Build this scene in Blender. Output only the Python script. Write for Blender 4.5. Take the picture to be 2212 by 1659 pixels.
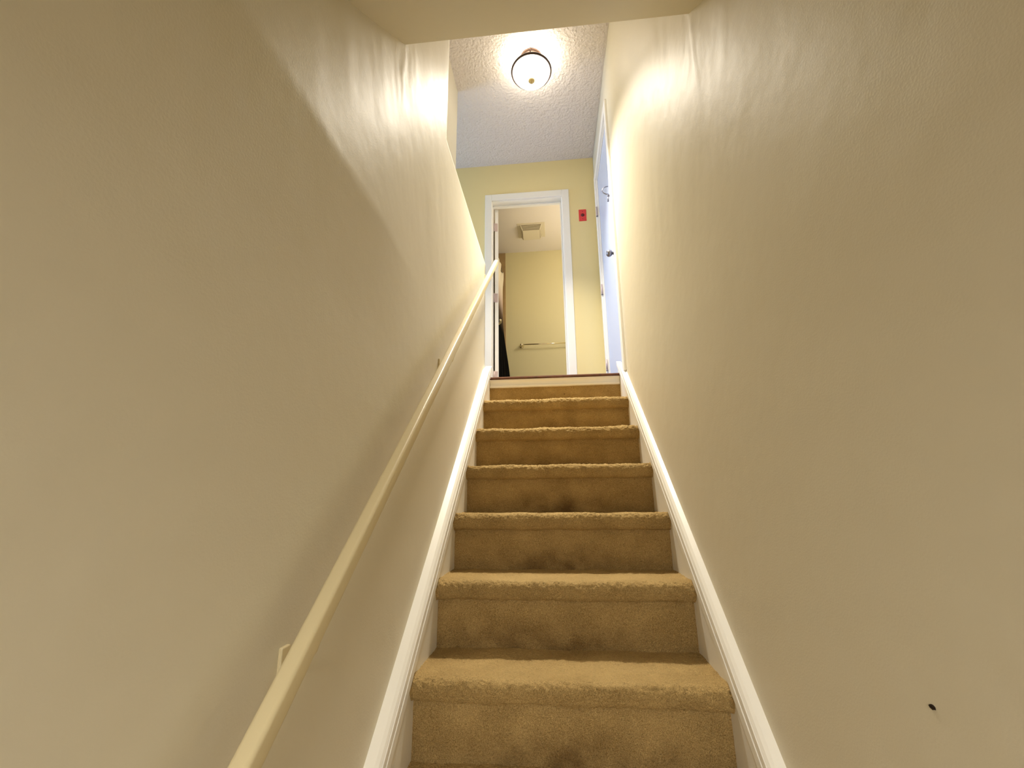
import bpy, bmesh, math, random
from mathutils import Vector, Matrix, noise

random.seed(7)
SC = bpy.context.scene
for o in list(bpy.data.objects):
    bpy.data.objects.remove(o, do_unlink=True)
COL = SC.collection

# ------------------------------------------------------------------ camera
F_PX, PITCH, YAW, ROLL = 937.03, 0.2451, 0.0961, -0.0101
cam_d = bpy.data.cameras.new('camera')
cam = bpy.data.objects.new('camera', cam_d)
COL.objects.link(cam)
cam_d.sensor_fit = 'HORIZONTAL'
cam_d.sensor_width = 36.0
cam_d.lens = F_PX / 2212.0 * 36.0
cam_d.clip_start = 0.01
fw = Vector((-math.sin(YAW) * math.cos(PITCH), math.cos(YAW) * math.cos(PITCH), math.sin(PITCH)))
rt = Vector((math.cos(YAW), math.sin(YAW), 0))
up = rt.cross(fw)
r2 = math.cos(ROLL) * rt + math.sin(ROLL) * up
u2 = -math.sin(ROLL) * rt + math.cos(ROLL) * up
m = Matrix((r2, u2, -fw)).transposed().to_4x4()
m.translation = Vector((-0.0095, -2.8987, -0.7674))
cam.matrix_world = m
SC.camera = cam

# ------------------------------------------------------------------ world, exposure
SC.view_settings.view_transform = 'Standard'
SC.view_settings.look = 'None'
SC.view_settings.gamma = 1.0
SC.view_settings.use_curve_mapping = False
SC.view_settings.exposure = 0.88
wd = bpy.data.worlds.new('world')
SC.world = wd
wd.use_nodes = True
wd.node_tree.nodes['Background'].inputs[0].default_value = (0.55, 0.70, 1.0, 1)
wd.node_tree.nodes['Background'].inputs[1].default_value = 0.6

LAMP_BOWL = 9.0        # emission of the ceiling light's glass bowl
LAMP_BULB = 0.05        # W of the bulb inside the bowl
LAMP_DOWN = 15.5        # W leaving the bowl downwards
LAMP_COL = (1.0, 0.92, 0.78)
WINDOW_W = 12.0         # daylight entering the hall window (W)
LOWER_FILL_W = 22.0       # added fill from the unseen lower room (W)
BATH_W = 8.5            # unseen lamp added to light the bathroom (W)


def light(name, kind, loc, watts, col, rot=(0, 0, 0), size=0.3, size_y=None):
    d = bpy.data.lights.new(name, kind)
    d.energy = watts
    d.color = col
    if kind == 'AREA':
        d.size = size
        if size_y:
            d.shape = 'RECTANGLE'
            d.size_y = size_y
    else:
        d.shadow_soft_size = size
    o = bpy.data.objects.new(name, d)
    o.location = loc
    o.rotation_euler = rot
    COL.objects.link(o)
    return o


# daylight through the window at the end of the upper hall
wdl = light('window_daylight', 'AREA', (-2.90, 0.36, 1.15), WINDOW_W, (0.30, 0.52, 1.0),
            (0, -math.radians(78), 0), 1.2, 0.7)
wdl.data.spread = math.radians(110)

# ------------------------------------------------------------------ materials
def srgb(r, g, b):
    def c(v):
        v /= 255.0
        return v / 12.92 if v <= 0.04045 else ((v + 0.055) / 1.055) ** 2.4
    return (c(r), c(g), c(b), 1.0)


def mat(name, col, rough=0.5, metal=0.0, spec=0.5, bump=None, var=None):
    """bump: list of (scale, detail, strength, distance); var: (scale, amount)"""
    mt = bpy.data.materials.new(name)
    mt.use_nodes = True
    nt = mt.node_tree
    b = nt.nodes['Principled BSDF']
    b.inputs['Base Color'].default_value = col
    b.inputs['Roughness'].default_value = rough
    b.inputs['Metallic'].default_value = metal
    b.inputs['Specular IOR Level'].default_value = spec
    tc = nt.nodes.new('ShaderNodeTexCoord')
    if var:
        n = nt.nodes.new('ShaderNodeTexNoise')
        n.inputs['Scale'].default_value = var[0]
        n.inputs['Detail'].default_value = 4
        nt.links.new(tc.outputs['Object'], n.inputs['Vector'])
        mr = nt.nodes.new('ShaderNodeMapRange')
        mr.inputs['From Min'].default_value = 0.3
        mr.inputs['From Max'].default_value = 0.7
        mr.inputs['To Min'].default_value = 1 - var[1]
        mr.inputs['To Max'].default_value = 1 + var[1]
        nt.links.new(n.outputs['Fac'], mr.inputs['Value'])
        mx = nt.nodes.new('ShaderNodeMix')
        mx.data_type = 'RGBA'
        mx.blend_type = 'MULTIPLY'
        mx.inputs['Factor'].default_value = 1.0
        mx.inputs['A'].default_value = col
        nt.links.new(mr.outputs['Result'], mx.inputs['B'])
        nt.links.new(mx.outputs['Result'], b.inputs['Base Color'])
    prev = None
    for (sc, det, st, dist) in (bump or []):
        n = nt.nodes.new('ShaderNodeTexNoise')
        n.inputs['Scale'].default_value = sc
        n.inputs['Detail'].default_value = det
        nt.links.new(tc.outputs['Object'], n.inputs['Vector'])
        bp = nt.nodes.new('ShaderNodeBump')
        bp.inputs['Strength'].default_value = st
        bp.inputs['Distance'].default_value = dist
        nt.links.new(n.outputs['Fac'], bp.inputs['Height'])
        if prev:
            nt.links.new(prev.outputs['Normal'], bp.inputs['Normal'])
        prev = bp
    if prev:
        nt.links.new(prev.outputs['Normal'], b.inputs['Normal'])
    return mt


def emit(name, col, strength):
    mt = bpy.data.materials.new(name)
    mt.use_nodes = True
    b = mt.node_tree.nodes['Principled BSDF']
    b.inputs['Base Color'].default_value = (0.9, 0.88, 0.8, 1)
    b.inputs['Emission Color'].default_value = (*col, 1)
    b.inputs['Emission Strength'].default_value = strength
    return mt


WALLC = srgb(224, 216, 193)
M = {}
M['paint'] = mat('cream_wall_paint', WALLC, 0.5, 0, 0.45,
                 [(260, 3, 0.25, 0.0012), (9, 2, 0.25, 0.01)])
M['bath_paint'] = mat('bathroom_paint', srgb(222, 212, 168), 0.5, 0, 0.4, [(260, 3, 0.2, 0.001)])
M['lit_paint'] = mat('lit_cream_paint', srgb(236, 220, 164), 0.5, 0, 0.4, [(260, 3, 0.25, 0.0012)])  # same cream paint, yellowed in place of warmer lamp light
M['slope_paint'] = mat('slope_paint', WALLC, 0.5, 0, 0.4, [(260, 3, 0.25, 0.0012)])
M['ceil'] = mat('stippled_ceiling', srgb(222, 214, 208), 0.85, 0, 0.2,
                [(60, 5, 0.9, 0.012), (22, 3, 0.6, 0.012)])
M['bath_ceil'] = mat('smooth_ceiling', srgb(236, 228, 218), 0.8, 0, 0.2, [(150, 3, 0.2, 0.002)])
M['trim'] = mat('white_trim_paint', srgb(246, 243, 234), 0.35, 0, 0.5, [(40, 3, 0.15, 0.002)])
M['door'] = mat('daylit_door_paint', srgb(196, 206, 228), 0.4, 0, 0.5, [(30, 2, 0.1, 0.002)])  # daylight's blue cast put into the door's white
M['rail'] = mat('cream_rail_paint', srgb(220, 205, 164), 0.32, 0, 0.5, [(50, 2, 0.15, 0.002)])
M['wood'] = mat('dark_wood_floor', srgb(92, 52, 24), 0.35, 0, 0.5, [(80, 3, 0.1, 0.001)], (30, 0.35))
M['bronze'] = mat('brushed_bronze', srgb(120, 98, 86), 0.35, 0.9)
M['rim_bronze'] = mat('dark_bronze_rim', srgb(66, 50, 44), 0.5, 0.2)
M['brass'] = mat('satin_brass', srgb(196, 176, 128), 0.45, 0.6)
M['chrome'] = mat('polished_nickel', srgb(225, 215, 190), 0.12, 1.0)
M['steel'] = mat('dull_steel', srgb(135, 135, 145), 0.35, 0.9)
M['hinge'] = mat('painted_hinge', srgb(205, 185, 178), 0.4, 0.1)
M['plastic'] = mat('almond_plastic', srgb(226, 216, 190), 0.45)
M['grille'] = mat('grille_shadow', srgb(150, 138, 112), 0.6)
M['red'] = mat('red_plastic', srgb(226, 62, 62), 0.4)
M['darkred'] = mat('dark_red_button', srgb(96, 12, 14), 0.4)
M['tile'] = mat('beige_surround', srgb(176, 148, 104), 0.4, 0, 0.5, None, (6, 0.15))
M['dark'] = mat('dark_iron', srgb(38, 26, 18), 0.5, 0.6)
M['base_floor'] = mat('lower_floor_carpet', srgb(150, 145, 138), 0.95, 0, 0.1, [(200, 3, 0.6, 0.004)])
M['glass'] = emit('lit_frosted_glass', LAMP_COL, LAMP_BOWL)
M['pane'] = emit('bright_window_pane', (0.55, 0.75, 1.0), 3.0)
M['lampglass'] = emit('added_lamp_glass', (1.0, 0.85, 0.65), 6.0)  # glow of the added, unseen lamps

# carpet: plush pile with traffic stains on the risers
def carpet_material():
    mt = bpy.data.materials.new('plush_tan_carpet')
    mt.use_nodes = True
    nt = mt.node_tree
    L = nt.links.new
    b = nt.nodes['Principled BSDF']
    b.inputs['Roughness'].default_value = 0.95
    b.inputs['Specular IOR Level'].default_value = 0.1
    b.inputs['Sheen Weight'].default_value = 0.25
    b.inputs['Sheen Roughness'].default_value = 0.4
    b.inputs['Sheen Tint'].default_value = srgb(230, 200, 140)
    tc = nt.nodes.new('ShaderNodeTexCoord')
    def nz(scale, detail=3):
        n = nt.nodes.new('ShaderNodeTexNoise')
        n.inputs['Scale'].default_value = scale
        n.inputs['Detail'].default_value = detail
        L(tc.outputs['Object'], n.inputs['Vector'])
        return n
    fine, mid, big = nz(420, 2), nz(130, 3), nz(9, 4)
    cr = nt.nodes.new('ShaderNodeValToRGB')
    cr.color_ramp.elements[0].position = 0.3
    cr.color_ramp.elements[0].color = srgb(134, 106, 60)
    cr.color_ramp.elements[1].position = 0.7
    cr.color_ramp.elements[1].color = srgb(218, 186, 126)
    add = nt.nodes.new('ShaderNodeMath')
    add.operation = 'ADD'
    s1 = nt.nodes.new('ShaderNodeMath')
    s1.operation = 'MULTIPLY'
    s1.inputs[1].default_value = 0.72
    s2 = nt.nodes.new('ShaderNodeMath')
    s2.operation = 'MULTIPLY'
    s2.inputs[1].default_value = 0.28
    L(fine.outputs['Fac'], s1.inputs[0])
    L(big.outputs['Fac'], s2.inputs[0])
    L(s1.outputs[0], add.inputs[0])
    L(s2.outputs[0], add.inputs[1])
    L(add.outputs[0], cr.inputs['Fac'])
    # traffic stains: stored per vertex, broken up by noise
    at = nt.nodes.new('ShaderNodeAttribute')
    at.attribute_name = 'stain'
    st = nt.nodes.new('ShaderNodeMath')
    st.operation = 'MULTIPLY'
    rg = nt.nodes.new('ShaderNodeMapRange')
    rg.inputs['From Min'].default_value = 0.22
    rg.inputs['From Max'].default_value = 0.66
    L(nz(14, 4).outputs['Fac'], rg.inputs['Value'])
    L(at.outputs['Fac'], st.inputs[0])
    L(rg.outputs['Result'], st.inputs[1])
    mx = nt.nodes.new('ShaderNodeMix')
    mx.data_type = 'RGBA'
    L(st.outputs[0], mx.inputs['Factor'])
    L(cr.outputs['Color'], mx.inputs['A'])
    mx.inputs['B'].default_value = srgb(90, 60, 28)
    L(mx.outputs['Result'], b.inputs['Base Color'])
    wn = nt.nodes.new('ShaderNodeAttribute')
    wn.attribute_name = 'paler'  # paler towards the front and middle of each tread
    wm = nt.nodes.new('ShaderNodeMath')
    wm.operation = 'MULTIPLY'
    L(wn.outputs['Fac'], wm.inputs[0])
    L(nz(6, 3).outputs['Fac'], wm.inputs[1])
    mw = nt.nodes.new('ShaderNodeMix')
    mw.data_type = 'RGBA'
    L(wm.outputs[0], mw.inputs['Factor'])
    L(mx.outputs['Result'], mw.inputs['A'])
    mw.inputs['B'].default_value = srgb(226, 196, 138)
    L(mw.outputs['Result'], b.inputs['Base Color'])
    b1 = nt.nodes.new('ShaderNodeBump')
    b1.inputs['Strength'].default_value = 0.9
    b1.inputs['Distance'].default_value = 0.011
    L(mid.outputs['Fac'], b1.inputs['Height'])
    b2 = nt.nodes.new('ShaderNodeBump')
    b2.inputs['Strength'].default_value = 0.7
    b2.inputs['Distance'].default_value = 0.004
    L(fine.outputs['Fac'], b2.inputs['Height'])
    L(b1.outputs['Normal'], b2.inputs['Normal'])
    L(b2.outputs['Normal'], b.inputs['Normal'])
    return mt


M['carpet'] = carpet_material()

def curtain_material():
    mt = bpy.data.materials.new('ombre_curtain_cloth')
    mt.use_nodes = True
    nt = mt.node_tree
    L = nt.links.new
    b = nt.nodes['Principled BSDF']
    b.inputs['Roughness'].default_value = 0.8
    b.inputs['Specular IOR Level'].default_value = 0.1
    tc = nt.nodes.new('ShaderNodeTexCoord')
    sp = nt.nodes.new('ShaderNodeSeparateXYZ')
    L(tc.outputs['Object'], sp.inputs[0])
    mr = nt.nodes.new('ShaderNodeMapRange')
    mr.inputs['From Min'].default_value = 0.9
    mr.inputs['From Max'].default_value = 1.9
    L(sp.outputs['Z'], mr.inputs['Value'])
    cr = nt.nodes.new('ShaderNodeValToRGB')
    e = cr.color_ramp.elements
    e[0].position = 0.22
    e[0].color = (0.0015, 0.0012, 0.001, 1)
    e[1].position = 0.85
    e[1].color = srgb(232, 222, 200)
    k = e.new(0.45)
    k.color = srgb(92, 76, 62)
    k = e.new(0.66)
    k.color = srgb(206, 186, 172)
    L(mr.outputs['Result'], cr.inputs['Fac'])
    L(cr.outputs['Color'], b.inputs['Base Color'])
    return mt


M['curtain'] = curtain_material()

# ------------------------------------------------------------------ helpers
def tag(o, label=None, cat=None, group=None, kind=None):
    if label: o['label'] = label
    if cat: o['category'] = cat
    if group: o['group'] = group
    if kind: o['kind'] = kind
    return o


def obj(name, bm, material, parent=None, smooth=False, loc=None):
    me = bpy.data.meshes.new(name)
    bmesh.ops.recalc_face_normals(bm, faces=bm.faces)
    bm.to_mesh(me)
    bm.free()
    me.materials.append(M[material])
    if smooth:
        for p in me.polygons:
            p.use_smooth = True
    o = bpy.data.objects.new(name, me)
    COL.objects.link(o)
    if parent:
        o.parent = parent
    if loc:
        o.location = loc
    return o


def empty(name, loc=(0, 0, 0)):
    o = bpy.data.objects.new(name, None)
    o.location = loc
    o.empty_display_size = 0.1
    COL.objects.link(o)
    return o


def box(bm, x0, x1, y0, y1, z0, z1, bev=0.0):
    r = bmesh.ops.create_cube(bm, size=1.0)
    vs = r['verts']
    for v in vs:
        v.co = Vector((x0 + (v.co.x + .5) * (x1 - x0), y0 + (v.co.y + .5) * (y1 - y0), z0 + (v.co.z + .5) * (z1 - z0)))
    if bev:
        es = {e for v in vs for e in v.link_edges}
        bmesh.ops.bevel(bm, geom=list(es), offset=bev, segments=2, affect='EDGES', profile=0.5)
    return vs


def bx(*a, bev=0.0):
    bm = bmesh.new()
    box(bm, *a, bev=bev)
    return bm


def lathe(prof, n=48, axis='z', centre=(0, 0, 0), bm=None):
    """prof: list of (radius, height); closed at r=0 ends"""
    bm = bm or bmesh.new()
    rings = []
    for (r, h) in prof:
        ring = []
        cnt = 1 if r < 1e-6 else n
        for i in range(cnt):
            a = 2 * math.pi * i / n
            p = (r * math.cos(a), r * math.sin(a), h)
            if axis == 'x': p = (h, r * math.cos(a), r * math.sin(a))
            if axis == 'y': p = (r * math.cos(a), h, r * math.sin(a))
            ring.append(bm.verts.new(Vector(p) + Vector(centre)))
        rings.append(ring)
    for a, b in zip(rings, rings[1:]):
        for i in range(n):
            j = (i + 1) % n
            if len(a) == 1 and len(b) == 1: continue
            if len(a) == 1: bm.faces.new((a[0], b[i], b[j]))
            elif len(b) == 1: bm.faces.new((a[i], a[j], b[0]))
            else: bm.faces.new((a[i], a[j], b[j], b[i]))
    return bm


def tube(pts, r, n=10, bm=None, cap=True):
    bm = bm or bmesh.new()
    pts = [Vector(p) for p in pts]
    rings = []
    for i, p in enumerate(pts):
        t = (pts[min(i + 1, len(pts) - 1)] - pts[max(i - 1, 0)]).normalized()
        a = t.orthogonal().normalized() if i == 0 else (prev - t * prev.dot(t)).normalized()
        prev = a
        b = t.cross(a)
        rr = r[i] if isinstance(r, (list, tuple)) else r
        rings.append([bm.verts.new(p + (a * math.cos(2 * math.pi * k / n) + b * math.sin(2 * math.pi * k / n)) * rr) for k in range(n)])
    for a, b in zip(rings, rings[1:]):
        for i in range(n):
            j = (i + 1) % n
            bm.faces.new((a[i], a[j], b[j], b[i]))
    if cap:
        bm.faces.new(rings[0][::-1])
        bm.faces.new(rings[-1])
    return bm


def sweep(section, p0, p1, ex, ey, bm=None, nseg=1):
    """extrude closed 2D section (list of (a,b)) from p0 to p1 with axes ex, ey"""
    bm = bm or bmesh.new()
    p0, p1, ex, ey = Vector(p0), Vector(p1), Vector(ex), Vector(ey)
    rings = []
    for s in range(nseg + 1):
        p = p0.lerp(p1, s / nseg)
        rings.append([bm.verts.new(p + ex * a + ey * b) for a, b in section])
    n = len(section)
    for a, b in zip(rings, rings[1:]):
        for i in range(n):
            j = (i + 1) % n
            bm.faces.new((a[i], a[j], b[j], b[i]))
    bm.faces.new(rings[0][::-1])
    bm.faces.new(rings[-1])
    return bm


def rrect(w, h, r, n=5):
    out = []
    for cx, cy, a0 in ((w / 2 - r, h / 2 - r, 0), (-w / 2 + r, h / 2 - r, 90), (-w / 2 + r, -h / 2 + r, 180), (w / 2 - r, -h / 2 + r, 270)):
        for i in range(n + 1):
            a = math.radians(a0 + 90 * i / n)
            out.append((cx + r * math.cos(a), cy + r * math.sin(a)))
    return out


def sstep(a, b, x):
    t = min(1, max(0, (x - a) / (b - a)))
    return t * t * (3 - 2 * t)


# ------------------------------------------------------------------ dimensions
R, G = 0.2147, 0.247            # rise, going
HALF = 0.441                    # half width of the carpet
XL = -0.475                     # left stair wall
def XR(y): return 0.460 - 0.0067 * y    # right wall (slightly out of parallel)
B = 0.756                       # end wall of the landing
ZC = 2.413                      # hall ceiling
NRIS = 11
ZF = -NRIS * R                  # lower floor
SLOPE = R / G
ZLC = -0.32                     # lower room ceiling
YB, ZB = -1.775, 0.73           # free edge of the sloping soffit

# ------------------------------------------------------------------ room shell
def wall_relief(y, z, side):
    """uneven plaster: a soft ridge at upper floor level, joint ridges, trowel marks"""
    d = 0.0
    if side < 0:
        zr = -0.055 + 0.01 * noise.noise(Vector((y * 2, 0, 0)))
        amp = 0.026 * (1 - sstep(-1.95, -1.45, y))
        if z >= zr: d += amp * max(0, 1 - (z - zr) / 0.6)
        else: d += amp * max(0, 1 - (zr - z) / 0.30) ** 1.5
    else:
        d += 0.006 * (1 - sstep(0.0, 0.5, abs(z - 0.45))) * (1 - sstep(-1.3, -0.7, y))
    lit = sstep(-2.6, -2.1, y) * (1 - sstep(-1.3, -0.9, y)) * sstep(-0.1, 0.3, z)
    # trowel strokes, long and leaning
    v = Vector((y * 9 + z * 2.5, z * 1.6, 3.0 * side))
    d += 0.0022 * lit * noise.fractal(v, 1.0, 2.0, 3)
    # rough filled joint at the soffit's free edge
    yj = YB + 0.012 * noise.noise(Vector((0, z * 7, side)))
    d += 0.0016 * math.exp(-((y - yj) / 0.010) ** 2) * sstep(0.30, 0.52, z) * (1 - sstep(0.85, 0.95, z))
    d += 0.0035 * max(0, noise.noise(Vector((y * 40, z * 22, 9 + side)))) * math.exp(-((y - YB) / 0.08) ** 2) * sstep(0.35, 0.6, z)
    if side > 0:
        d += 0.002 * sstep(-1.46, -1.43, y) * (1 - sstep(-1.43, -1.2, y)) * sstep(0.5, 0.9, z)
    return d


def graded(a, b, dens):
    """coordinates from a to b with local steps from dens(x)"""
    out = [a]
    while out[-1] < b - 1e-9:
        out.append(min(b, out[-1] + dens(out[-1])))
    if len(out) > 2 and out[-1] - out[-2] < 0.3 * dens(b):
        out.pop(-2)
    return out


def relief_wall(name, side, ys, zs, keep, xf, back):
    """front face grid with relief, closed by straight side faces to x=back"""
    bm = bmesh.new()
    V = {}
    def vert(i, j):
        if (i, j) not in V:
            y, z = ys[i], zs[j]
            V[i, j] = bm.verts.new((xf(y) - side * wall_relief(y, z, side), y, z))
        return V[i, j]
    for i in range(len(ys) - 1):
        for j in range(len(zs) - 1):
            if keep((ys[i] + ys[i + 1]) / 2, (zs[j] + zs[j + 1]) / 2):
                bm.faces.new((vert(i, j), vert(i + 1, j), vert(i + 1, j + 1), vert(i, j + 1)))
    edges = [e for e in bm.edges if len(e.link_faces) == 1]
    ret = bmesh.ops.extrude_edge_only(bm, edges=edges)
    for v in ret['geom']:
        if isinstance(v, bmesh.types.BMVert):
            v.co.x = back
    o = obj(name, bm, 'paint')
    me = o.data
    for p in me.polygons:
        p.use_smooth = abs(p.normal.x) > 0.8
    return o


dy = lambda y: 0.012 if -1.9 < y < -1.65 else (0.02 if -2.7 < y < -0.9 else 0.08)
dz = lambda z: 0.015 if -0.15 < z < 0.95 else 0.05
def insert(l, *vals):
    l = [x for x in l if all(abs(x - v) > 0.004 for v in vals)] + list(vals)
    return sorted(l)

YWE, ZG = -1.21, 0.87
ys = insert(graded(-3.0, -0.03, dy), YWE)
zs = insert(graded(ZF, ZC, dz), ZG)
wl = relief_wall('wall_left', -1, ys, zs, lambda y, z: y < YWE or z < ZG, lambda y: XL, -0.70)
tag(wl, 'cream painted stair wall with the handrail on it', 'wall', kind='structure')

D0, D1, DZ = -0.135, 0.607, 2.035      # opening of the side door
ys = insert(graded(-3.0, B, dy), D0, D1)
zs = insert(graded(ZF, ZC, dz), 0.0, DZ)
wr = relief_wall('wall_right', 1, ys, zs, lambda y, z: not (D0 < y < D1 and 0 < z < DZ), XR, 0.62)
tag(wr, 'cream painted stair wall with the white door in it', 'wall', kind='structure')


def wall(name, label, boxes, material='paint'):
    bm = bmesh.new()
    for b in boxes: box(bm, *b)
    return tag(obj(name, bm, material), label, 'wall', kind='structure')


wall('wall_hall_side', 'pale wall set back above the stair wall ledge', [(-0.82, -0.702, -1.21, -0.09, 0.0, ZC), (-3.0, -0.82, -0.20, -0.09, 0, ZC)])
DX0, DX1, DH = -0.545, 0.143, 2.005
wall('wall_back', 'cream end wall with the bathroom doorway', [
    (-3.0, DX0, B, B + .115, 0, ZC), (DX1, 0.62, B, B + .115, 0, ZC), (DX0, DX1, B, B + .115, DH, ZC)], 'lit_paint')
wall('wall_hall_end', 'hall end wall around the window', [
    (-3.1, -3.0, -0.2, 0.0, 0, ZC), (-3.1, -3.0, 0.72, B + .115, 0, ZC), (-3.1, -3.0, 0.0, 0.72, 0, 0.5), (-3.1, -3.0, 0.0, 0.72, 1.8, ZC)])
YF = 2.40
wall('wall_bathroom_far', 'yellow bathroom wall with the towel bar', [(-1.5, 1.1, YF, YF + .1, 0, ZC)], 'bath_paint')
wall('wall_bathroom_left', 'bathroom wall behind the tub', [(-1.5, -1.4, B + .115, YF, 0, ZC)], 'bath_paint')
wall('wall_bathroom_right', 'bathroom side wall', [(1.0, 1.1, B + .115, YF, 0, ZC)], 'bath_paint')
wall('wall_lower_room', 'walls of the lower room behind the stairs', [
    (-2.2, -0.70, -3.1, -3.0, ZF, ZLC), (0.62, 2.2, -3.1, -3.0, ZF, ZLC),
    (-2.3, -2.2, -6.0, -3.0, ZF, ZLC), (2.2, 2.3, -6.0, -3.0, ZF, ZLC), (-2.3, 2.3, -6.1, -6.0, ZF, ZLC)], 'bath_ceil')

# ceilings
def slab(name, label, boxes, material, cat='ceiling'):
    bm = bmesh.new()
    for b in boxes: box(bm, *b)
    return tag(obj(name, bm, material), label, cat, kind='structure')

slab('ceiling', 'stippled grey white hall ceiling', [(-3.1, 0.62, -3.0, B + .115, ZC, ZC + .1)], 'ceil')
slab('ceiling_bathroom', 'smooth bathroom ceiling with the fan', [(-1.5, 1.1, B + .115, YF + .1, ZC, ZC + .1)], 'bath_ceil')
slab('ceiling_lower_room', 'lower room ceiling', [(-2.3, 2.3, -6.1, -3.0, ZLC, ZLC + .1)], 'ceil')
# sloping soffit over the lower steps
bm = bmesh.new()
yl = YB - (ZB - ZLC) / 0.92
prof = [(YB, ZB), (YB, ZC), (YB - 0.1, ZC), (-3.0, ZB - 0.3), (-3.0, ZLC), (yl, ZLC)]
va = [bm.verts.new((XL - 0.03, y, z)) for y, z in prof]
vb = [bm.verts.new((0.475 + 0.03, y, z)) for y, z in prof]
for i in range(len(prof)):
    j = (i + 1) % len(prof)
    bm.faces.new((va[i], va[j], vb[j], vb[i]))
bm.faces.new(va); bm.faces.new(vb[::-1])
tag(obj('ceiling_slope', bm, 'slope_paint'), 'sloping cream soffit over the lower steps', 'ceiling', kind='structure')

# floors
slab('floor', 'dark wood floor of the upper landing', [(-3.0, 0.455, 0.0, B + .115, -0.02, 0.004), (-0.70, 0.455, -0.0, 0.02, -0.2, -0.02)], 'wood', 'floor')
slab('floor_bathroom', 'bathroom floor', [(-1.5, 1.1, B + .115, YF, -0.1, 0.004)], 'bath_ceil', 'floor')
slab('floor_lower_room', 'lower room floor at the foot of the stairs', [(-2.3, 2.3, -6.1, -(NRIS - 1) * G + 0.3, ZF - .1, ZF)], 'base_floor', 'floor')

# ------------------------------------------------------------------ staircase
stairs = empty('staircase', (0, -(NRIS - 1) * G, ZF))
tag(stairs, 'straight flight of steps covered in tan plush carpet between cream walls', 'staircase')
SO = Vector(stairs.location)


def carpet_strip(name, prof, k, stainf, seed, nx=150, palerf=None, tuft=None):
    """prof: polyline of (y,z) with outward normal to the left; extruded over the stair width, with pile relief"""
    bm = bmesh.new()
    lay = bm.verts.layers.float.new('stain')
    wlay = bm.verts.layers.float.new('paler')
    P = [Vector((0, y, z)) for y, z in prof]
    N = []
    for i in range(len(P)):
        t = (P[min(i + 1, len(P) - 1)] - P[max(i - 1, 0)]).normalized()
        N.append(Vector((0, -t.z, t.y)) if True else None)
    grid = []
    for i in range(nx + 1):
        x = -HALF - 0.004 + (2 * HALF + 0.008) * i / nx
        row = []
        for j, p in enumerate(P):
            q = Vector((x, p.y, p.z))
            s = q * 1.0 + Vector((seed * 3.1, 0, 0))
            d = 0.0045 * noise.noise(s * 9) + 0.0022 * noise.noise(s * 55) + 0.0016 * noise.noise(s * 130)
            if tuft: d += tuft[j] * (0.0042 * noise.noise(s * 95) + 0.0030 * noise.noise(s * 190))
            edge = min(1, (HALF + 0.004 - abs(x)) / 0.015)
            d -= 0.004 * (1 - edge) ** 2
            v = bm.verts.new(q + N[j] * d - SO)
            v[lay] = stainf(x, p.z)
            if palerf: v[wlay] = palerf(x, j)
            row.append(v)
        grid.append(row)
    for a, b in zip(grid, grid[1:]):
        for j in range(len(P) - 1):
            bm.faces.new((a[j], a[j + 1], b[j + 1], b[j]))
    o = obj(name, bm, 'carpet', stairs, smooth=True)
    return o


def dense(poly, step):
    out = [poly[0]]
    for (a, b) in zip(poly, poly[1:]):
        n = max(1, int(math.hypot(b[0] - a[0], b[1] - a[1]) / step))
        for i in range(1, n + 1):
            out.append((a[0] + (b[0] - a[0]) * i / n, a[1] + (b[1] - a[1]) * i / n))
    return out


for k in range(0, NRIS):
    yk, zk = -k * G, -k * R
    nx = 170 if k < 8 else 40
    st = 0.005 if k < 8 else 0.03
    if k > 0:
        # tread: back -> front, round the nosing, tuck in under it
        nose = []
        yc, zc, rr = yk - 0.022, zk - 0.024 + 0.006, 0.024
        for i in range(0, 15):
            a = math.radians(90 + 105 * i / 14)
            nose.append((yc + rr * math.cos(a), zc + rr * math.sin(a)))
        nose += [(yk - 0.038, zk - 0.044), (yk - 0.030, zk - 0.055), (yk - 0.012, zk - 0.060), (yk + 0.004, zk - 0.060)]
        top = dense([(yk + G + 0.002, zk), (yk + 0.05, zk + 0.001), (yk - 0.02, zk + 0.006)], st * 2)
        tread = [p for p in top] + nose[1:]
        nt_ = len(top)
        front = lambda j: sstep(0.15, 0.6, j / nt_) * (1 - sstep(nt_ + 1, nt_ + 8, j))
        tuft = [sstep(nt_ - 6, nt_ + 2, j) * (1 - sstep(nt_ + 13, nt_ + 17, j)) for j in range(len(tread))]
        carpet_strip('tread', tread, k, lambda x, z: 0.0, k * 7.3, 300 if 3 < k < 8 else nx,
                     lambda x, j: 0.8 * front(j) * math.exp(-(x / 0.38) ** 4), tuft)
    ztop = zk - (0.055 if k else 0.062)
    zb = zk - R
    cx = 0.06 * math.sin(k * 2.3)
    def stain(x, z, zb=zb, cx=cx):
        h = (z - zb) / R
        return 0.75 * (1 - sstep(0.05, 0.6, h)) * (0.25 + 0.75 * math.exp(-((x - cx) / 0.23) ** 2))
    carpet_strip('riser', dense([(yk - 0.004, ztop + 0.004), (yk - 0.004, zb - 0.004)], st), k, stain, k * 5.1 + 50, nx)

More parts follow.
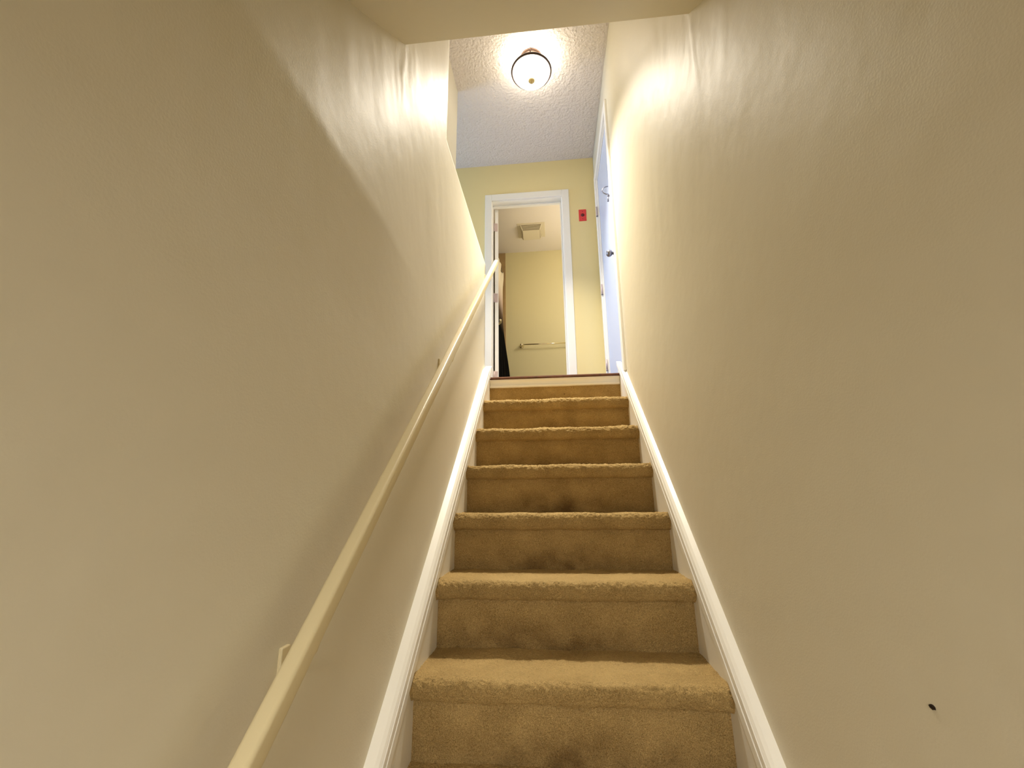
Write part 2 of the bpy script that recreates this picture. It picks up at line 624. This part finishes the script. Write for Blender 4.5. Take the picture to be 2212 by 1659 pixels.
# dark wood nosing and white cove strip at the top step
sec = [(0.0, 0.006), (-0.030, 0.006), (-0.037, 0.002), (-0.039, -0.004), (-0.037, -0.010), (-0.030, -0.013), (0.0, -0.013)]
nb = sweep(sec, (-HALF + 0.008, 0, 0), (HALF + 0.004, 0, 0), (0, 1, 0), (0, 0, 1))
for v in nb.verts: v.co -= SO
tag(obj('floor_nosing', nb, 'wood', stairs), 'dark brown wood edge of the landing')
sec = [(0, -0.0135), (-0.030, -0.0135), (-0.030, -0.020), (-0.026, -0.024), (-0.020, -0.032), (-0.017, -0.044), (-0.0165, -0.048), (-0.022, -0.051), (-0.024, -0.058), (-0.022, -0.066), (-0.012, -0.068), (0, -0.068)]
nb = sweep(sec, (-HALF + 0.001, 0, 0), (HALF - 0.001, 0, 0), (0, 1, 0), (0, 0, 1))
for v in nb.verts: v.co -= SO
tag(obj('cove_moulding', nb, 'trim', stairs), 'white cove moulding under the landing edge')

# ------------------------------------------------------------------ stair skirts (trim)
ang = math.atan(SLOPE)
def skirt(name, side, label):
    """board against the wall whose moulded top band follows the nosings"""
    bm = bmesh.new()
    wallx = (lambda y: XL - 0.001) if side < 0 else (lambda y: XR(y) + 0.001)
    # section: (x from stair centre (abs), perpendicular height above nosing line)
    secs = [('w', -0.30), (HALF + 0.0015, -0.30), (HALF + 0.0015, 0.010), (HALF - 0.006, 0.011), (HALF - 0.007, 0.013), (HALF - 0.007, 0.038), (HALF - 0.0062, 0.0395),
            (HALF + 0.0005, 0.0400), (HALF + 0.0005, 0.0425), (HALF - 0.0055, 0.0432), (HALF - 0.0045, 0.060), (HALF - 0.0030, 0.0612), (HALF + 0.0015, 0.0618), (HALF + 0.0015, 0.0636), (HALF - 0.0025, 0.0642),
            (HALF + 0.002, 0.071), (HALF + 0.010, 0.077), ('w', 0.082)]
    n = Vector((0, -math.sin(ang), math.cos(ang)))
    rings = []
    y_top, y_bot = 0.0, -(NRIS - 1) * G - 0.05
    N = 40
    for s in range(N + 1):
        y = y_top + (y_bot - y_top) * s / N
        # nosing line point at y (k=0 -> y=-0.035, z=0)
        z = (y + 0.035) * SLOPE
        ring = []
        for x, h in secs:
            p = Vector((0, y, z)) + n * h
            if s == 0:   # plumb cut at the top
                t = (0.03 - p.y) / math.cos(ang)
                p = p + Vector((0, math.cos(ang), math.sin(ang))) * t
                if p.z > 0.105: p.z = 0.105
            xx = wallx(p.y) if x == 'w' else side * (x + (0.0006 * noise.noise(Vector((p.y * 6, h * 90, side)))))
            ring.append(bm.verts.new((xx, p.y, p.z)))
        rings.append(ring)
    m_ = len(secs)
    for a, b in zip(rings, rings[1:]):
        for i in range(m_):
            j = (i + 1) % m_
            bm.faces.new((a[i], a[j], b[j], b[i]))
    bm.faces.new(rings[0]); bm.faces.new(rings[-1][::-1])
    return tag(obj(name, bm, 'trim'), label, 'trim', kind='structure')

skirt('trim_1', -1, 'white moulded stair skirt below the handrail')
skirt('trim_2', 1, 'white moulded stair skirt leading to the side door')

# ------------------------------------------------------------------ door casings
def casing_set(name, label, pieces):
    t = empty(name, pieces[0][1])
    tag(t, label, 'trim', kind='structure')
    for nm, _, bm in pieces:
        o = obj(nm, bm, 'trim', t)
        for v in o.data.vertices: v.co -= t.location
    return t

cw = 0.062
def bar(x0, x1, y0, y1, z0, z1):
    return bx(x0, x1, y0, y1, z0, z1, bev=0.004)

casing_set('trim_3', 'white flat casing around the bathroom doorway', [
    ('side_casing', (DX0, B, 0), bar(DX0 - cw, DX0 + 0.004, B - .016, B + .002, 0.004, DH + cw)),
    ('side_casing', (DX0, B, 0), bar(DX1 - 0.004, DX1 + cw, B - .016, B + .002, 0.004, DH + cw)),
    ('head_casing', (DX0, B, 0), bar(DX0 + 0.004, DX1 - 0.004, B - .016, B + .002, DH - 0.004, DH + cw)),
    ('jamb', (DX0, B, 0), bar(DX0 - 0.010, DX0 + 0.004, B, B + .118, 0.004, DH)),
    ('jamb', (DX0, B, 0), bar(DX1 - 0.012, DX1 + 0.002, B, B + .118, 0.004, DH)),
    ('head_jamb', (DX0, B, 0), bar(DX0, DX1, B, B + .118, DH - 0.012, DH + 0.002)),
    ('door_stop', (DX0, B, 0), bar(DX0 + 0.004, DX1 - 0.012, B + .060, B + .078, DH - 0.028, DH - 0.012)),
    ('door_stop', (DX0, B, 0), bar(DX1 - 0.024, DX1 - 0.012, B + .060, B + .078, 0.004, DH - 0.028)),
])
def rc(y0, y1, z0, z1, x0=-0.016, x1=0.002):
    xm = XR((y0 + y1) / 2)
    return bar(xm + x0, xm + x1, y0, y1, z0, z1)
casing_set('trim_4', 'white flat casing around the side door', [
    ('side_casing', (0.46, D0, 0), rc(D0 - cw, D0 + 0.004, -0.02, DZ + cw)),
    ('side_casing', (0.46, D0, 0), rc(D1 - 0.004, D1 + cw, 0.004, DZ + cw)),
    ('head_casing', (0.46, D0, 0), rc(D0 + .004, D1 - .004, DZ - 0.004, DZ + cw)),
    ('jamb', (0.46, D0, 0), rc(D0 - .002, D0 + .014, 0.004, DZ, 0.0, 0.12)),
    ('jamb', (0.46, D0, 0), rc(D1 - .014, D1 + .002, 0.004, DZ, 0.0, 0.12)),
    ('head_jamb', (0.46, D0, 0), rc(D0, D1, DZ - .014, DZ + .002, 0.0, 0.12)),
])

# ------------------------------------------------------------------ doors
# side door, closed, hinged at the far jamb
d2 = empty('door_2', (0.462, D0, 0.01))
tag(d2, 'closed white door in the stair wall at the top of the steps', 'door', kind='structure')
L2 = Vector(d2.location)
def child(parent, name, bm, material, smooth=False, label=None):
    o = obj(name, bm, material, parent, smooth)
    for v in o.data.vertices: v.co -= parent.location
    if label: o['label'] = label
    return o
child(d2, 'slab', bx(0.466, 0.501, D0 + .016, D1 - .016, 0.012, DZ - .017, bev=0.002), 'door')
# knob
kb = lathe([(0, -0.062), (0.014, -0.061), (0.023, -0.052), (0.026, -0.040), (0.021, -0.028), (0.011, -0.020), (0.010, -0.008), (0.030, -0.006), (0.032, 0.0), (0, 0.0)], 24, 'x', (0.466, D0 + 0.075, 0.885))
child(d2, 'door_knob', kb, 'steel', True, 'dull steel door knob')
# wire hook latch above the knob
hk = bmesh.new()
cy, cz = D0 + 0.11, 1.425
pts = [(0.455 - 0.045 * math.sin(math.radians(a)), cy - 0.01, cz + 0.034 * math.cos(math.radians(a))) for a in range(0, 190, 15)]
tube(pts, 0.004, 8, hk)
box(hk, 0.446, 0.468, cy - 0.016, cy - 0.004, cz - 0.052, cz - 0.040, bev=0.002)
tube([(0.452, cy - 0.01, cz - 0.048), (0.450, cy - 0.01, cz - 0.072), (0.448, cy - 0.01, cz - 0.096)], [0.004, 0.005, 0.006], 8, hk)
child(d2, 'hook_latch', hk, 'steel', True, 'curved grey wire hook on the door')
for hz in (0.25, 0.93, 1.70):
    hb = lathe([(0, -0.045), (0.007, -0.045), (0.007, 0.045), (0, 0.045)], 12, 'z', (XR(D1) - 0.014, D1 - 0.006, hz))
    h = child(d2, 'hinge', hb, 'hinge', True)
    child_pin = lathe([(0, -0.008), (0.009, -0.006), (0.009, 0.0), (0, 0.003)], 12, 'z', (XR(D1) - 0.014, D1 - 0.006, hz - 0.048))
    o = obj('hinge_pin', child_pin, 'steel', h, True)
    for v in o.data.vertices: v.co -= L2

# bathroom door swung inwards against its stop
hy = B + .118
d1 = empty('door_1', (DX0 + .014, hy, 0.01))
tag(d1, 'open white bathroom door seen on its hinge edge', 'door', kind='structure')
dw, dt = 0.655, 0.034
s_ = obj('slab', bx(0.0, dw, -0.003 - dt, -0.003, 0.004, DH - 0.025, bev=0.0015), 'trim', d1)
for hz in (0.25, 1.02, 1.78):
    h = obj('hinge', bx(-0.0015, 0.001, -0.030, 0.010, hz - 0.045, hz + 0.045), 'hinge', d1)
    o = obj('hinge_knuckle', lathe([(0, -0.045), (0.007, -0.045), (0.007, 0.045), (0, 0.045)], 12, 'z', (-0.004, 0.004, hz)), 'hinge', h, True)
hd = bmesh.new()
lathe([(0, 0.0), (0.030, 0.0), (0.030, -0.007), (0.012, -0.010), (0.011, -0.040), (0, -0.040)], 20, 'y', (dw - 0.06, -0.037, 1.00), hd)
tube([(dw - 0.06, -0.077, 1.00), (dw - 0.085, -0.084, 1.00), (dw - 0.15, -0.084, 1.003), (dw - 0.165, -0.078, 1.003)], 0.009, 10, hd)
tag(obj('door_handle', hd, 'chrome', d1, True), 'shiny lever handle')
d1.rotation_euler = (0, 0, math.radians(100))

# ------------------------------------------------------------------ handrail
hr = empty('handrail', (XL, -1.2, -0.2))
tag(hr, 'slim cream painted wooden handrail running up the stair wall', 'handrail')
RX = -0.408
a0, a1 = Vector((RX, -2.92, -1.66)), Vector((RX, 0.075, 0.937))
# axis through the points measured on the rail
pA, pB = Vector((RX, -2.18, -1.0)), Vector((RX, -0.02, 0.865))
dr = (pB - pA).normalized()
a0 = pA - dr * 0.95
a1 = pB + dr * 0.12
nr = Vector((0, -dr.z, dr.y))
rb = sweep(rrect(0.029, 0.036, 0.0075), a0, a1, (1, 0, 0), nr, nseg=60)
for v in rb.verts:
    v.co += Vector((0.0012 * noise.noise(v.co * 3), 0, 0.0015 * noise.noise(v.co * 2.2 + Vector((5, 0, 0)))))
ro = child(hr, 'rail', rb, 'rail')
for p in ro.data.polygons: p.use_smooth = len(p.vertices) == 4
mdb = ro.modifiers.new('auto', 'EDGE_SPLIT'); mdb.split_angle = math.radians(50)
for yb in (-0.055, -1.215, -2.125):
    t = (yb - pA.y) / dr.y
    rz = (pA + dr * t).z - 0.012
    bm = bmesh.new()
    wz = rz - 0.085
    tube([(XL + 0.004, yb, wz), (XL + 0.030, yb, wz + 0.004), (XL + 0.052, yb, wz + 0.030), (RX, yb, rz - 0.002)], [0.011, 0.009, 0.008, 0.009], 10, bm)
    bk = child(hr, 'bracket', bm, 'rail', True)
    o = obj('wall_plate', bx(XL - 0.002, XL + 0.006, yb - 0.012, yb + 0.012, wz - 0.035, wz + 0.035, bev=0.002), 'rail', bk)
    for v in o.data.vertices: v.co -= hr.location

# ------------------------------------------------------------------ ceiling light
LX, LY = -0.090, -0.310
cl = empty('ceiling_light', (LX, LY, ZC))
tag(cl, 'lit semi flush ceiling light with frosted bowl and bronze rim over the stairs', 'ceiling light')
obj('canopy', lathe([(0, 0.0), (0.082, 0.0), (0.084, -0.006), (0.078, -0.016), (0.060, -0.026), (0.030, -0.032), (0, -0.033)], 48), 'bronze', cl, True)
ZR_ = -0.128
rim = bmesh.new()
prof = [(0.137, 0.009), (0.148, 0.009), (0.152, 0.0), (0.148, -0.009), (0.142, -0.010), (0.138, -0.006), (0.137, 0.009)]
obj('rim', lathe([(r, h + ZR_) for r, h in prof], 64), 'rim_bronze', cl, True)
for i in range(3):
    a = math.radians(-90 + 120 * i)
    c, s = math.cos(a), math.sin(a)
    pts = [(0.07 * c, 0.07 * s, -0.018), (0.11 * c, 0.11 * s, -0.030), (0.136 * c, 0.136 * s, -0.062), (0.144 * c, 0.144 * s, ZR_)]
    obj('arm', tube(pts, 0.0042, 8), 'bronze', cl, True)
bp = []
for i in range(0, 15):
    a = math.radians(90 * i / 14)
    bp.append((0.138 * math.cos(a), ZR_ - 0.075 * math.sin(a)))
bp[-1] = (0, ZR_ - 0.075)
tag(obj('glass_bowl', lathe(bp, 64), 'glass', cl, True), 'glowing frosted glass bowl')
fz = ZR_ - 0.075
obj('finial', lathe([(0.010, fz + 0.004), (0.024, fz - 0.001), (0.026, fz - 0.008), (0.020, fz - 0.016), (0.010, fz - 0.022), (0.006, fz - 0.030), (0, fz - 0.033)], 24), 'brass', cl, True)
light('ceiling_lamp_bulb', 'POINT', (LX, LY, ZC - 0.10), LAMP_BULB, LAMP_COL, size=0.05)
gl = light('ceiling_lamp_glow', 'AREA', (LX, LY, ZC - 0.245), LAMP_DOWN, LAMP_COL, size=0.2)
gl.data.shape = 'DISK'
gl.data.spread = math.radians(94)

# ------------------------------------------------------------------ red emergency switch
sw = empty('emergency_switch', (0.327, B, 1.715))
tag(sw, 'small red switch plate with dark round button on the end wall', 'switch plate')
obj('plate', bx(-0.035, 0.035, -0.006, 0.001, 0, 0.122, bev=0.002), 'red', sw)
obj('button', lathe([(0, -0.016), (0.012, -0.015), (0.014, -0.006), (0.017, -0.005), (0.017, 0.0), (0, 0.0)], 20, 'y', (0.0, -0.001, 0.061)), 'darkred', sw, True)
for z in (0.022, 0.100):
    obj('screw', lathe([(0, -0.0085), (0.003, -0.008), (0.004, -0.005), (0, -0.004)], 10, 'y', (0, 0, z)), 'darkred', sw, True)

# ------------------------------------------------------------------ bathroom things
tb = empty('towel_bar', (-0.389, YF, 1.06))
tag(tb, 'shiny nickel towel bar on the bathroom wall', 'towel bar')
for x in (0.0, 0.602):
    obj('post', lathe([(0, 0.0), (0.030, 0.0), (0.030, -0.008), (0.022, -0.016), (0.012, -0.024), (0.011, -0.050), (0.016, -0.056), (0.016, -0.074), (0.010, -0.080), (0, -0.081)], 28, 'y', (x, 0, 0)), 'chrome', tb, True)
obj('bar', tube([(0, -0.065, 0), (0.602, -0.065, 0)], 0.0075, 12), 'chrome', tb, True)

FX, FY = -0.21, 1.90
ef = empty('exhaust_fan', (FX, FY, ZC))
tag(ef, 'square almond exhaust fan cover on the bathroom ceiling', 'fan')
bm = bmesh.new()
box(bm, -0.17, 0.17, -0.155, 0.155, -0.006, 0.001, bev=0.002)
obj('frame', bm, 'plastic', ef)
bm = bmesh.new()
bot = [(-0.105, -0.10), (0.105, -0.10), (0.105, 0.10), (-0.105, 0.10)]
topq = [(-0.13, -0.125), (0.13, -0.125), (0.13, 0.125), (-0.13, 0.125)]
vb_ = [bm.verts.new((x, y, -0.075)) for x, y in bot]
vc_ = [bm.verts.new((x, y, -0.062)) for x, y in bot]
for i in range(4):
    j = (i + 1) % 4
    bm.faces.new((vb_[i], vb_[j], vc_[j], vc_[i]))
bm.faces.new(vb_[::-1]); bm.faces.new(vc_)
bmesh.ops.bevel(bm, geom=bm.edges[:], offset=0.003, segments=2, affect='EDGES')
obj('cover', bm, 'plastic', ef)
# sloping grille sides with slats
bm = bmesh.new()
it = [bm.verts.new((x * 0.97, y * 0.97, -0.006)) for x, y in topq]
ib = [bm.verts.new((x * 0.96, y * 0.96, -0.063)) for x, y in bot]
for i in range(4):
    j = (i + 1) % 4
    bm.faces.new((it[i], it[j], ib[j], ib[i]))
obj('grille', bm, 'grille', ef)
for i in range(4):
    a, b_ = Vector((*topq[i], -0.006)), Vector((*bot[i], -0.066))
    obj('corner_rib', tube([a, b_], 0.006, 8), 'plastic', ef)
for s in range(1, 5):
    t = s / 5
    for i in range(4):
        j = (i + 1) % 4
        pa = Vector((*topq[i], -0.006)).lerp(Vector((*bot[i], -0.066)), t)
        pb = Vector((*topq[j], -0.006)).lerp(Vector((*bot[j], -0.066)), t)
        obj('slat', tube([pa, pb], 0.0028, 6), 'plastic', ef)

tag(obj('tub_surround', bx(-1.39, -0.592, YF - .012, YF + .001, 0.35, ZC - 0.004, bev=0.003), 'tile'),
    'brownish beige surround panel beside the shower curtain', 'wall panel')
rd = tube([(-0.63, B + .116, 2.02), (-0.63, YF - .001, 2.02)], 0.0125, 14)
tag(obj('shower_rod', rd, 'chrome', None, True), 'metal rod carrying the shower curtain', 'rod')
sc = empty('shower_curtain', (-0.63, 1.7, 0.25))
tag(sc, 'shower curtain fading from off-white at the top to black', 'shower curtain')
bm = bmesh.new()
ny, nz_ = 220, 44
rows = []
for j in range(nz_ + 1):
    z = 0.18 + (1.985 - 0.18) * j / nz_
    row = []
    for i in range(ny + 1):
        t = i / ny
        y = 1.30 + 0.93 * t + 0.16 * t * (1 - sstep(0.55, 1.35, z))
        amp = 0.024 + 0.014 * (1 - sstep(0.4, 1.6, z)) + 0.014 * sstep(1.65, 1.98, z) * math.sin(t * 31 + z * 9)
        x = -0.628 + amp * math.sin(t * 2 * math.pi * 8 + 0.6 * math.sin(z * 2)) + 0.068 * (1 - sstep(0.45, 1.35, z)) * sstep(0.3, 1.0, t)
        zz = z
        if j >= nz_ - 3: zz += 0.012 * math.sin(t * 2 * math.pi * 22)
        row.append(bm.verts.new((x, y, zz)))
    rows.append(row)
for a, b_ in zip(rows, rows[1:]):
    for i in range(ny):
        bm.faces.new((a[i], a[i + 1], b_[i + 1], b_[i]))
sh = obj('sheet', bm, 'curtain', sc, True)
for v in sh.data.vertices: v.co -= Vector((-0.63, 1.7, 0.0))
sh.location = (0, 0, -0.25)
mdf = sh.modifiers.new('thick', 'SOLIDIFY'); mdf.thickness = 0.0015
for i in range(11):
    y = 1.34 + 0.87 * i / 10
    pts = [(0.022 * math.cos(math.radians(a)), y - 1.7, 1.77 - 0.012 + 0.028 * math.sin(math.radians(a))) for a in range(0, 361, 30)]
    obj('ring', tube(pts, 0.0022, 6, cap=False), 'steel', sc, True)

# ------------------------------------------------------------------ small marks on the right wall
nl = bmesh.new()
bmesh.ops.create_icosphere(nl, subdivisions=2, radius=0.004)
for v in nl.verts:
    v.co = Vector((v.co.x * 0.6, v.co.y * 1.3, v.co.z * 0.8)) + Vector((0, 0.0016, 0.0012)) * noise.noise(v.co * 700)
tag(obj('wall_anchor', nl, 'dark', None, False, (XR(-2.19) - 0.0005, -2.19, -1.047)), 'tiny dark nail head low on the bare stair wall', 'nail')

# ------------------------------------------------------------------ window and added lamps out of view
w1 = empty('window_1', (-3.05, 0.36, 0.5))
tag(w1, 'daylit window at the end of the upper hall', 'window', kind='structure')
obj('pane', bx(-0.004, 0.004, -0.34, 0.34, 0.02, 1.28), 'pane', w1)
for b_ in ((-0.05, 0.07, -0.36, -0.32, 0, 1.3), (-0.05, 0.07, 0.32, 0.36, 0, 1.3), (-0.05, 0.07, -0.32, 0.32, 0, 0.04), (-0.05, 0.07, -0.32, 0.32, 1.26, 1.3), (-0.02, 0.03, -0.32, 0.32, 0.63, 0.67)):
    obj('window_frame', bx(*b_, bev=0.003), 'trim', w1)


def globe_lamp(name, label, loc, watts, col, r=0.11, drop=0.0):
    t = empty(name, loc)
    tag(t, label, 'lamp')
    obj('base', lathe([(0, 0.0), (r * 0.8, 0.0), (r * 0.8, -0.015), (r * 0.55, -0.03), (0, -0.03)], 32), 'bronze', t, True)
    if drop: obj('cord', tube([(0, 0, -0.02), (0, 0, -0.04 - drop)], 0.004, 8), 'bronze', t)
    p = [(r * 0.5, -0.03 - drop)] + [(r * math.sin(math.radians(a)), -0.03 - drop - r * 0.9 + r * math.cos(math.radians(a))) for a in range(30, 181, 15)]
    p[-1] = (0, p[-1][1])
    obj('globe', lathe(p, 32), 'lampglass', t, True)
    light(name + '_bulb', 'POINT', (loc[0], loc[1], loc[2] - 0.03 - drop - 2 * r - 0.06), watts, col, size=0.12)
    return t

lp = empty('fill_panel', (0, -4.5, ZLC))  # unseen panel added as soft fill from behind the camera
tag(lp, 'unseen square panel added for fill light behind the camera', 'ceiling light')
for b_ in ((-0.62, 0.62, -0.62, -0.60, -0.03, 0), (-0.62, 0.62, 0.60, 0.62, -0.03, 0), (-0.62, -0.60, -0.60, 0.60, -0.03, 0), (0.60, 0.62, -0.60, 0.60, -0.03, 0)):
    obj('frame', bx(*b_), 'trim', lp)
obj('diffuser', bx(-0.6, 0.6, -0.6, 0.6, -0.02, -0.005), 'lampglass', lp)
light('fill_panel_light', 'AREA', (0, -4.5, ZLC - 0.035), LOWER_FILL_W, (0.74, 0.88, 1.0), (0, 0, 0), 1.2)
globe_lamp('added_bathroom_lamp', 'unseen round lamp added to light the bathroom', (0.65, 1.45, ZC), BATH_W, (1.0, 0.92, 0.78), drop=0.45)
